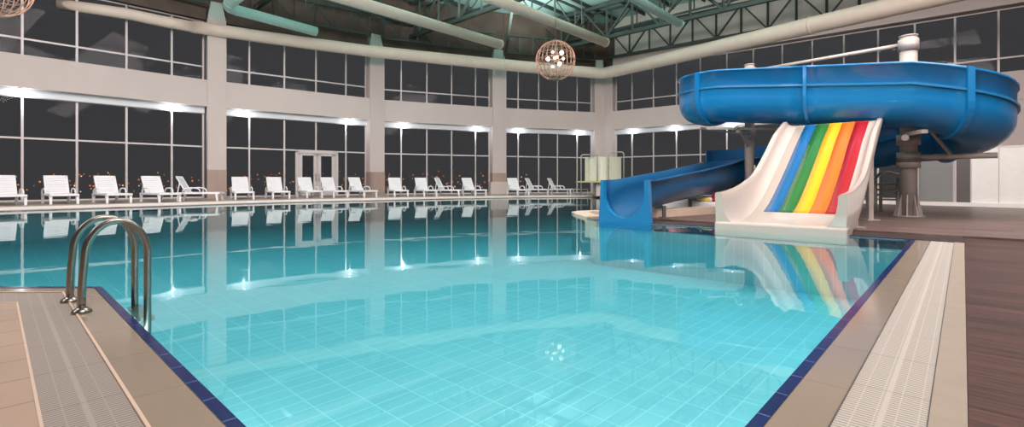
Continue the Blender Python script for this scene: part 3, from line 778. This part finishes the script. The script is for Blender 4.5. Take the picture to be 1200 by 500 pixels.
# side flange line below the rim and bolted joints
for i0, i1 in ((0, nfront+3), (nfront+2, nret)):
    mb = MB()
    for s in (1, -1):
        sec = []
        for p_ in pth[i0:i1]:
            r_ = rad(p_[3]); zz = p_[3]-.46; sec.append([(s*(r_-.005), zz-.03), (s*(r_+.05), zz-.03), (s*(r_+.05), zz+.02), (s*(r_-.005), zz+.02)])
        sweep(mb, [W3(p_) for p_ in pth[i0:i1]], sec, False)
    mb.build('side_flange', M['flumerim'], fl)
for i in (8, c2, nfront+2, nfront+14, nret-1):
    p_, q_ = pth[i], pth[i+1]; g = (.035/sqrt((q_[0]-p_[0])**2+(q_[1]-p_[1])**2)); r_ = rad(p_[3])
    pa = W3(p_); pb = W3(tuple(p_[k]+(q_[k]-p_[k])*g*2 for k in range(3)))
    def rs_(rr, h): 
        out = [(rr*cos(pi+pi*j/16), r_+rr*sin(pi+pi*j/16)) for j in range(17)]
        out = [(-rr, h)]+out+[(rr, h)]; ri = r_-.005
        return out+[(ri, h)]+[(ri*cos(2*pi-pi*j/16), r_+ri*sin(2*pi-pi*j/16)) for j in range(17)]+[(-ri, h)]
    mb = MB(); sweep(mb, [pa, pb], [rs_(r_+.075, p_[3])]*2, False); mb.build('joint_rib', M['flume'], fl)
# exit mouth: flat fibreglass frame with a U opening standing in the water
mo = MB(); r_ = .50; hh = .90; zb = -.03
vo = [(-.62, -.15), (-.56, hh+zb+.02), (-r_+.015, hh+zb+.02)] + [((r_-.015)*cos(pi+pi*j/14), zb+.09+r_+(r_-.015)*sin(pi+pi*j/14)) for j in range(15)] + [(r_-.015, hh+zb+.02), (.56, hh+zb+.02), (.62, -.15)]
k = len(vo); vs = []
for u_ in (9.16, 9.30):
    for s, z in vo: a_ = uv(u_, vt+s, z); vs.append(tuple(a_[q]-fo[q] for q in range(3)))
# faces: strips from outer outline to the U
fs = []
half = 3+7
for side in (0, k):
    fs.append([side+0, side+1, side+2, side+3]); 
    for j in range(3, half): fs.append([side+0, side+j, side+j+1])
    fs.append([side+0, side+half, side+k-1])
    for j in range(half, k-4): fs.append([side+k-1, side+j, side+j+1])
    fs.append([side+k-1, side+k-4, side+k-3, side+k-2])
for j in range(k): fs.append([j, (j+1) % k, (j+1) % k+k, j+k])
mo.add(vs, fs); mo.build('exit_mouth', M['flumerim'], fl)
# taller splash guard outside the lower curve
sg = MB(); gp = [q_ for q_ in pth[nret-6:nret+9]]
sec = [[(-rad(p_[3])-.02, p_[3]-.03), (-rad(p_[3])-.055, p_[3]-.03), (-rad(p_[3])-.055, p_[3]+.34), (-rad(p_[3])-.02, p_[3]+.34)] for p_ in gp]
sec2 = [[(-a_, b_) for a_, b_ in q_] for q_ in sec]
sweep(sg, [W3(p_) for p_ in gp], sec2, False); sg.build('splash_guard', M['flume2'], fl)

def post(u_, v_, ztop, r, lab, flare=False):
    c = uv(u_, v_); m_ = MB(); m_.tube([(0,0,.03-0.0), (0,0,ztop)], r, 24)
    c = tuple(c[k]-fo[k] for k in range(3)); mv = MB()
    mv.tube([(c[0],c[1],.03), (c[0],c[1],ztop)], r, 24); mv.tube([(c[0],c[1],ztop), (c[0],c[1],ztop+.03)], r*1.08, 24)
    o_ = mv.build('support_post', M['gal'], fl)
    b_ = MB(); b_.tube([(c[0],c[1],.03),(c[0],c[1],.055)], r*1.8, 24)
    for j in range(8):
        a_ = 2*pi*j/8; x_, y_ = cos(a_), sin(a_); w_ = .012
        b_.add([(c[0]+x_*r+y_*w_, c[1]+y_*r-x_*w_, .05), (c[0]+x_*r*1.6+y_*w_, c[1]+y_*r*1.6-x_*w_, .05), (c[0]+x_*r*1.0+y_*w_, c[1]+y_*r*1.0-x_*w_, .55),
                (c[0]+x_*r-y_*w_, c[1]+y_*r+x_*w_, .05), (c[0]+x_*r*1.6-y_*w_, c[1]+y_*r*1.6+x_*w_, .05), (c[0]+x_*r*1.0-y_*w_, c[1]+y_*r*1.0+x_*w_, .55)],
               [[0,1,2],[5,4,3],[0,3,4,1],[1,4,5,2],[2,5,3,0]])
    b_.build('base_plate', M['gal'], o_)
    return c
pa = post(14.80, .95, 4.28, .17, 'main')
pb = post(14.85, 4.5, 4.2, .125, 'rear')
mb = MB(); mb.tube([(pa[0],pa[1],4.12), (pb[0],pb[1],4.02)], .05, 12); mb.build('tie_pipe', M['gal'], fl)
mb = MB(); mb.tube([(pa[0],pa[1],3.95),(pa[0],pa[1],4.22)], .2, 20); mb.build('post_collar', M['gal'], fl); mb = MB(); mb.tube([(pb[0],pb[1],3.85),(pb[0],pb[1],4.12)], .17, 20); mb.build('post_collar', M['gal'], fl)
# cantilever arms and cradles under the flume
def arm(c, ang, L_, z, r=.06, name='support_arm'):
    e_ = (c[0]+cos(ang)*L_, c[1]+sin(ang)*L_, z); mb = MB(); mb.tube([(c[0],c[1],z), e_], r, 12)
    mb.tube([(c[0],c[1],z-.12), (c[0],c[1],z+.12)], .23 if r > .05 else .16, 20)
    o_ = mb.build(name, M['gal'], fl); return e_, o_
ua = atan2(Uy, Ux); va = atan2(Vy, Vx)
e1, a1 = arm(pa, va+pi+radians(4), 1.5, 1.43, .065)
mb = MB(); q_ = W3((FU+RB, -.25-.0, 1.62)); mb.tube([(e1[0]-.3*cos(va+pi), e1[1]-.3*sin(va+pi), 1.43), (e1[0]-.3*cos(va+pi), e1[1]-.3*sin(va+pi), 1.62)], .035, 8); mb.build('cradle_strut', M['gal'], a1); mb = MB()
mb.bar((pa[0]-.75*cos(va), pa[1]-.75*sin(va), 1.46), W3((FU+.2, .55, 2.02)), .05); mb.build('cradle_strut', M['gal'], a1)
e2, a2 = arm(pa, ua+pi, .93, 1.84, .07)
mb = MB(); mb.bar(W3((FU-.3,.6,1.93)), W3((FU+.3,.95,1.93)), .12, .08); mb.build('cradle', M['gal'], a2)
e3, a3 = arm(pa, ua, 1.1, 1.30, .06)
mb = MB(); mb.bar(W3((u_r-.35,.95,1.36)), W3((u_r+.3,.95,1.36)), .12, .06); mb.build('cradle', M['gal'], a3)
e4, a4 = arm(pb, ua+pi, .98, 2.24, .05)
mb = MB(); mb.bar(W3((FU-.4,4.3,2.33)), W3((FU+.3,4.7,2.33)), .10, .07); mb.bar((pb[0],pb[1],1.8), W3((FU+.1,4.5,2.28)), .05)
mb.bar(W3((FU-.1,5.3,2.36)), W3((FU+.4,3.6,2.26)), .06); mb.bar(W3((FU+.2,5.6,2.42)), (pb[0],pb[1],2.2), .06); mb.build('cradle', M['gal'], a4)
e5, a5 = arm(pb, va, .95, .62, .045)
e6, a6 = arm(pb, ua, 1.1, .75, .045)
# legs under the trough
for u_, v_, zt in ((10.35, 4.95, .36), (10.35, 5.65, .36), (12.6, 5.3, .46)):
    mb = MB(); a_ = W3((u_, v_, .03)); b_ = W3((u_, v_, zt-.05+.0)); mb.bar(a_, b_, .07); mb.bar((a_[0],a_[1],.03), (a_[0],a_[1],.05), .18); mb.build('trough_leg', M['dsteel'], fl)
mb = MB(); mb.bar(W3((12.9, 3.75, .06)), W3((14.3, 4.2, 1.3)), .035); mb.build('diagonal_brace', M['gal'], fl)

# ------------------------------------------------------------ rainbow slide
su0, vL, vR = 8.95, 3.28, 1.32
so = uv(su0, 2.3); sl = empty('rainbow_slide', so); tag(sl, 'wide white pool slide with blue, green, yellow, orange and red stripes', 'pool slide')
def S3(s, v, z): a_ = uv(su0+s, v, z); return tuple(a_[k]-so[k] for k in range(3))
def interp(tab, x):
    for (a_, b_), (c_, d_) in zip(tab, tab[1:]):
        if x <= c_: t = (x-a_)/(c_-a_); return b_+(d_-b_)*t
    return tab[-1][1]
def smoothtab(tab, x):
    # catmull-rom
    for i in range(len(tab)-1):
        if x <= tab[i+1][0] or i == len(tab)-2:
            x0, y0 = tab[i]; x1, y1 = tab[i+1]; h_ = x1-x0; t = (x-x0)/h_
            m0 = (tab[i+1][1]-tab[max(0,i-1)][1])/(tab[i+1][0]-tab[max(0,i-1)][0]); j = min(len(tab)-1, i+2)
            m1 = (tab[j][1]-tab[i][1])/(tab[j][0]-tab[i][0])
            return (2*t**3-3*t**2+1)*y0+(t**3-2*t**2+t)*h_*m0+(-2*t**3+3*t**2)*y1+(t**3-t**2)*h_*m1
ft = [(0,.13),(.5,.14),(1.0,.24),(1.5,.43),(2.1,.76),(3.0,1.31),(3.6,1.70),(4.5,2.22)]
wt = [(0,.66),(.4,.68),(.9,.74),(1.5,.86),(2.1,1.04),(3.0,1.56),(3.6,1.95),(4.5,2.34)]
SS = [4.5*i/36 for i in range(37)]
ilean = .10
def lane(name, m, va_, vb_, dz=0.0, s0_=.12):
    mb = MB(); ss = [s for s in SS if s >= s0_]; n = len(ss)
    vs = []
    for s in ss:
        for v in (va_, vb_):
            vs.append(S3(s, v, smoothtab(ft, s)+dz))
    fs = [[2*i, 2*i+1, 2*i+3, 2*i+2] for i in range(n-1)]
    vs2 = [(x, y, z-.03) for x, y, z in vs]; k = len(vs)
    fs2 = [[a_+k for a_ in f[::-1]] for f in fs]
    ed = [[0, 1, 1+k, k], [2*n-1, 2*n-2, 2*n-2+k, 2*n-1+k]]+[[2*i, 2*i+2, 2*i+2+k, 2*i+k] for i in range(n-1)]+[[2*i+3, 2*i+1, 2*i+1+k, 2*i+3+k] for i in range(n-1)]
    mb.add(vs+vs2, fs+fs2+ed, 0, False)
    o_ = mb.build(name, m, sl)
    for p_ in o_.data.polygons[:n-1]: p_.use_smooth = True
    return o_
lane('slide_bed', M['wslide'], vL-.1, vR+.1, 0, .0)
vv = [2.80, 2.56, 2.30, 2.05, 1.80, 1.55]
for i, (nm, mk) in enumerate((('blue_stripe','s_blue'),('green_stripe','s_green'),('yellow_stripe','s_yel'),('orange_stripe','s_or'),('red_stripe','s_red'))):
    o_ = lane(nm, M[mk], vv[i], vv[i+1], .008, 1.08)
# side walls: section from outer skirt over the rim to the bed, with a curved cove
for sd, vo_ in ((1, vL), (-1, vR)):
    mb = MB(); prof = []
    for s in SS:
        zf, zw = smoothtab(ft, s), smoothtab(wt, s)-(0 if sd > 0 else .07*s/4.5)
        zl = -.12+max(0, min(1, (s-.2)/.5))*(zf-.10+.12)
        pr = [(vo_+sd*.0, zl), (vo_+sd*.02, zw-.04), (vo_, zw), (vo_-sd*.07, zw), (vo_-sd*.10, zw-.04)]
        hgt = zw-.04-zf
        for j in range(1, 7):
            t = j/6*pi/2; pr.append((vo_-sd*(.10+.20*(1-cos(t))), zw-.04-hgt*sin(t)))
        pr.append((vo_-sd*.31, zf-.04)); pr.append((vo_-sd*.06, zf-.06)); pr.append((vo_-sd*.05, zl))
        prof.append([S3(s, a_, b_) for a_, b_ in pr])
    n = len(prof[0]); vs = [p_ for r_ in prof for p_ in r_]
    fs = [[i*n+j, i*n+(j+1)%n, (i+1)*n+(j+1)%n, (i+1)*n+j] for i in range(len(SS)-1) for j in range(n)]
    fs += [list(range(n)), [(len(SS)-1)*n+j for j in range(n)][::-1]]
    if sd > 0: fs = [f[::-1] for f in fs]
    mb.add(vs, fs, 0, True); o_ = mb.build('side_wall', M['wslide'], sl)
    for p_ in o_.data.polygons:
        if len(p_.vertices) > 4: p_.use_smooth = False
    es = o_.modifiers.new('es', 'EDGE_SPLIT'); es.split_angle = radians(50)
mb = MB(); a_ = [S3(-.04, vL+.02, -.12), S3(-.04, vR-.02, -.12), S3(-.04, vR-.02, .13), S3(-.04, vL+.02, .13)]
b_ = [S3(.14, vL+.02, -.12), S3(.14, vR-.02, -.12), S3(.14, vR-.02, .155), S3(.14, vL+.02, .155)]
mb.add(a_+b_, [[0,1,2,3],[7,6,5,4],[0,4,5,1],[1,5,6,2],[2,6,7,3],[3,7,4,0]]); mb.build('front_lip', M['wslide'], sl, bevel=.03)
for s, v in ((1.6,vR+.12),(1.6,vL-.12),(3.9,vR+.15),(3.9,vL-.15)):
    mb = MB(); mb.bar(S3(s, v, .03), S3(s, v, smoothtab(ft, s)-.08), .10); p0 = S3(s, v, .03); mb.bar(p0, (p0[0],p0[1],.05), .26); mb.build('support_leg', M['gal'], sl)
mb = MB(); mb.bar(S3(1.6,vR+.12,.2), S3(3.9,vR+.15,1.7), .06); mb.bar(S3(1.6,vL-.12,.2), S3(3.9,vL-.15,1.7), .06); mb.bar(S3(3.9,vL-.15,1.6), S3(3.9,vR+.15,1.6), .06); mb.build('brace', M['gal'], sl)

# ------------------------------------------------------------ things behind the slides
# low curved kids' pool wall seen under the trough
kp = [(752,10.95),(770,11.15),(790,11.45),(810,11.8),(830,12.25),(850,12.8),(875,13.6)]
kp = [P(a_, b_) for a_, b_ in kp]; kq = push(kp, .32)
mb = MB()
for i in range(len(kp)-1):
    mb.hexa([kp[i], kp[i+1], kq[i+1], kq[i]], .03, .21)
o_ = mb.build('kids_pool_wall', M['kwall'], kind='structure')
tg = MB(); tp = [uv(9.6,6.5), uv(10.3,7.3), uv(10.9,7.85), uv(11.4,7.98), uv(12.1,7.75), uv(13.0,7.2), uv(14.0,6.65)]
tq = [(a_[0], a_[1]) for a_ in tp]; tr = push(tq, -.42)
ta = push(tq, .05)
for i in range(len(tq)-1): tg.add([(*ta[i],.03),(*ta[i+1],.03),(*tr[i+1],.03),(*tr[i],.03),(*ta[i],-.1),(*ta[i+1],-.1),(*tr[i+1],-.1),(*tr[i],-.1)], [[0,1,2,3],[0,4,5,1],[2,6,7,3],[1,5,6,2],[3,7,4,0]])
tg.build('trim_island_rim', M['kwall'], kind='structure')
# towels and pool toys on and behind that wall
def blob(name, m, c, sx, sy, sz, label, cat, grp=None, rz=0.3):
    mb = MB(); mb.ball((0,0,0), 1, 20, sq=(1,1,1)); o_ = mb.build(name, m); o_.location = c; o_.scale = (sx, sy, sz); o_.rotation_euler = (0,0,rz)
    return tag(o_, label, cat, grp)
def ring_float(name, ms, c, R_, r_, label):
    rt = empty(name, c); tag(rt, label, 'inflatable toy')
    for k_, m_ in enumerate(ms):
        mb = MB(); n = 14; a0 = 2*pi*k_/len(ms); a1 = 2*pi*(k_+1)/len(ms)
        mb.tube([(R_*cos(a0+(a1-a0)*i/n), R_*sin(a0+(a1-a0)*i/n), 0) for i in range(n+1)], r_, 12); mb.build('ring_segment', m_, rt)
    return rt
a_ = at(800, 12.7, .0)
mt = MB(); mt.box(-.55,.55,-.22,.22,0,.10); o_ = mt.build('foam_mat', M['white'], bevel=.03); o_.location = at(786, 13.75, .31); o_.rotation_euler = (0,0,-.4)
tag(o_, 'white foam mat lying behind the low stone wall under the blue trough', 'mat')
mt = MB(); mt.box(-.3,.3,-.18,.18,0,.09); o_ = mt.build('foam_mat', M['pink'], bevel=.03); o_.location = at(797, 13.6, .412); o_.rotation_euler = (0,0,-.4)
tag(o_, 'pink foam mat resting on white one under the blue trough', 'mat')
rt = ring_float('swim_ring', [M['green'], M['white'], M['yellow'], M['white']], at(826, 13.28, .372), .15, .06, 'green, white and yellow swim ring left of the rainbow slide'); rt.rotation_euler = (0, 0, .3)
ball = blob('beach_ball', M['red'], at(840, 13.12, .44), .13, .13, .13, 'red beach ball beside the swim ring, left of rainbow slide', 'ball')
# shelf these stand on: white storage box
mt = MB(); mt.box(-1.0,1.0,-.3,.3,.03,.31); o_ = mt.build('storage_bench', M['white'], bevel=.02); o_.location = (*P(822, 13.3), 0); o_.rotation_euler = (0,0,-.4); tag(o_, 'low white bench behind the stone wall under the blue trough', 'bench')

# cream screened platform with hoop rails in the far corner
YY = 26.9
r = empty('hoop_rail_platform', at(705, YY)); tag(r, 'cream panelled raised platform with two steel hoop rails in the far corner', 'platform')
ro = at(705, YY)
def Q(px, z, dy=0.0): a_ = at(px, YY+dy); return (a_[0]-ro[0], a_[1]-ro[1], z)
z0_, z1_ = zat(212, YY), zat(184, YY)
mb = MB(); n = 12; vs = []
for i in range(n+1):
    t = i/n; px = 684+(728-684)*t; bow = .5*sin(pi*t)
    for dy in (0, .05):
        for z in (z0_, z1_): vs.append(Q(px+(1.5 if t < .1 else 0), z, -bow+dy))
fs = []
for i in range(n):
    a_, b_ = 4*i, 4*i+4; fs += [[a_, b_, b_+1, a_+1], [a_+2, a_+3, b_+3, b_+2], [a_+1, b_+1, b_+3, a_+3], [a_, a_+2, b_+2, b_]]
fs += [[0,1,3,2], [4*n, 4*n+2, 4*n+3, 4*n+1]]
mb.add(vs, fs, 0, False); mb.build('curved_panel', M['cream'], r)
mb = MB(); mb.bar(Q(676, z0_-.04, -.6), Q(736, z0_-.04, -.6), .5, .08); mb.bar(Q(676, z0_-.04, .3), Q(736, z0_-.04, .3), 1.2, .06); mb.build('platform_edge', M['olive'], r)
mb = MB(); mb.bar(Q(697, (z0_-.1)/2+.05, .1), Q(721, (z0_-.1)/2+.05, .1), 1.0, z0_-.15); mb.build('platform_base', M['wall'], r)
for a_, b_, zt in ((713, 731, zat(179,YY)), (681, 700, zat(182,YY))):
    mb = MB(); mb.tube([Q(a_, .1, -.7), Q(a_, zt-.12, -.7), Q(a_+.7, zt-.03, -.7), Q(a_+2.5, zt, -.7), Q(b_-2.5, zt, -.7), Q(b_-.7, zt-.03, -.7), Q(b_, zt-.12, -.7), Q(b_, z0_-.05, -.7)], .035, 10); mb.build('hoop_rail', M['gal'], r)
r = empty('low_railing', at(665, 27.6, DZ)); tag(r, 'low pale metal rail beside the far corner platform', 'railing'); ro = at(665, 27.6, DZ)
mb = MB(); mb.bar((-1.2,0,.33),(1.2,0,.33), .05); mb.build('top_rail', M['frame'], r)
for x in (-1.15, 0, 1.15): mb = MB(); mb.bar((x,0,0),(x,0,.33), .05); mb.build('post', M['frame'], r)

# steel steps behind the post
YS = 13.6
r = empty('metal_steps', at(1042, YS, .03)); tag(r, 'small steel stair frame between the rainbow slide and the main post', 'steps'); ro = at(1042, YS, .03)
def Q2(px, z, dy=0): a_ = at(px, YS+dy); return (a_[0]-ro[0], a_[1]-ro[1], z)
for px, dy in ((1026,-.5),(1032,0),(1056,0),(1052,-.5)):
    mb = MB(); mb.tube([Q2(px, 0, dy), Q2(px, zat(206,YS) if dy == 0 else zat(210,YS-.5), dy)], .04, 10); mb.build('leg', M['gal'], r)
for y_ in (216, 222, 228):
    mb = MB(); z = zat(y_, YS); mb.hexa([Q2(1026,z,-.5)[:2], Q2(1052,z,-.5)[:2], Q2(1056,z,0)[:2], Q2(1032,z,0)[:2]], z-.05, z); mb.build('tread', M['kerb'], r)
mb = MB(); mb.tube([Q2(1026, zat(210,YS), -.5), Q2(1032, zat(204,YS), -.2), Q2(1042, zat(203,YS), 0), Q2(1056, zat(206,YS), 0)], .035, 8); mb.build('handrail', M['gal'], r)

# partition on the right
pl0 = P(1008, 18.6); pl1 = P(1200, 15.2); pd = (pl1[0]-pl0[0], pl1[1]-pl0[1]); pl2 = (pl0[0]+pd[0]*2.6, pl0[1]+pd[1]*2.6)
k_ = MB(); slab(k_, pl0, pl2, .03, .16, -.12, .12); part = k_.build('partition', M['riser'], kind='structure')
ts = lambda px: hit(px, pl0, pl1)
PT = 1.95
for a_, b_, m_, nm in ((1076, 1117, 'pglass', 'glass_panel'), (1120.5, 1137, 'dsteel', 'dark_panel'), (1139, 1170, 'panel', 'pale_panel'), (1171.5, 1214, 'panel', 'pale_panel'), (1216, 1275, 'panel', 'pale_panel')):
    mb = MB(); slab(mb, ts(a_), ts(b_), .16, PT, -.02, .02); mb.build(nm, M[m_], part)
for px, w_ in ((1076,.05),(1119,.09),(1138,.05),(1171,.04),(1215,.04)):
    mb = MB(); c = ts(px); mb.bar((c[0],c[1],.16), (c[0],c[1],PT+.02), w_); mb.build('partition_post', M['frame'], part)
mb = MB(); c = ts(1076); e_ = ts(1275); mb.bar((c[0],c[1],PT+.03), (e_[0],e_[1],PT+.03), .06); mb.build('top_rail', M['frame'], part)

# ------------------------------------------------------------ night outside
g = MB(); g.box(-160, 160, -60, 220, -6.2, -6); g.build('ground_outside', M['ground'], kind='structure')
for nm, mk, cnt in (('city_lights', 'city', 260), ('city_lights', 'citybl', 40)):
    ct = MB()
    for i in range(cnt):
        az = radians(random.uniform(-50, 3)); D = random.uniform(70, 120); y_ = random.choice([random.gauss(217, 3.5), random.gauss(209, 4)])
        if y_ < 200: continue
        Y = D*cos(az); px = 600+F*math.tan(az)
        c = at(px, Y, zat(y_, Y)); ct.ball(c, random.uniform(.06,.12), 6)
    o_ = ct.build(nm, M[mk]); o_['kind'] = 'stuff'; o_['label'] = 'distant orange town lights seen through the glass wall' if mk == 'city' else 'distant pale town lights seen through the glass wall'; o_['category'] = 'lights'

# ------------------------------------------------------------ lighting
wd = bpy.data.worlds.new('night'); S.world = wd; wd.use_nodes = True
bg = wd.node_tree.nodes['Background']; bg.inputs[0].default_value = (0.054, 0.054, 0.058, 1); bg.inputs[1].default_value = 1.0
WARM = (1.0, .87, .86)
# added fill lights without fixtures, high up on the camera's side of the hall
for (x, y, e_) in ((-9, 7, 900), (0, 9, 900), (9, 8, 900), (-14, 0, 700), (3, 0, 900), (14, -2, 700)):
    light('AREA', 'added_hall_fill', (x, y, 9.3), e_*1.35, WARM, (6.0, 6.0), (radians(38), 0, -math.atan2(x*.6, 20)))
# added upward-facing fill lights that brighten the roof, unseen from below
for (x, y) in [uv(a_, b_)[:2] for a_, b_ in ((20.5,13), (21.5,7.3), (14.5,17.8), (13.5,12.8), (9,21.3), (12.5,6), (4,12), (21,17.9))]:
    light('AREA', 'added_roof_fill', (x, y, 9.35), 420, (.95, 1, .97), (3.2, 3.2), (pi, 0, pi/2-UA))
# underwater lamps on the near pool walls, shining into the basin
for u_ in (1.6, 3.6, 5.6, 7.6):
    light('AREA', 'pool_lamp', uv(u_, v0+.03, -.35), 8, (.85, 1, 1), (.6, .3), (radians(90), 0, UA-pi/2+0 if False else atan2(Vy, Vx)-pi/2))
for v_ in (1.2, 2.6, 4.0):
    light('AREA', 'pool_lamp', uv(u0+.03, v_, -.35), 9, (.85, 1, 1), (.6, .3), (radians(90), 0, atan2(Uy, Ux)-pi/2))

# ------------------------------------------------------------ camera
cd = bpy.data.cameras.new('camera'); cam = bpy.data.objects.new('camera', cd); COL.objects.link(cam)
cd.sensor_width = 36; cd.lens = 36*F/1200; cd.shift_y = -(250-HY)/1200; cam.location = (0, 0, H); cam.rotation_euler = (radians(90), 0, 0)
cd.clip_start = .05; cd.clip_end = 500; S.camera = cam
S.view_settings.view_transform = 'Standard'; S.view_settings.look = 'None'; S.view_settings.gamma = 1.0
S.view_settings.use_curve_mapping = False; S.view_settings.exposure = 0.0
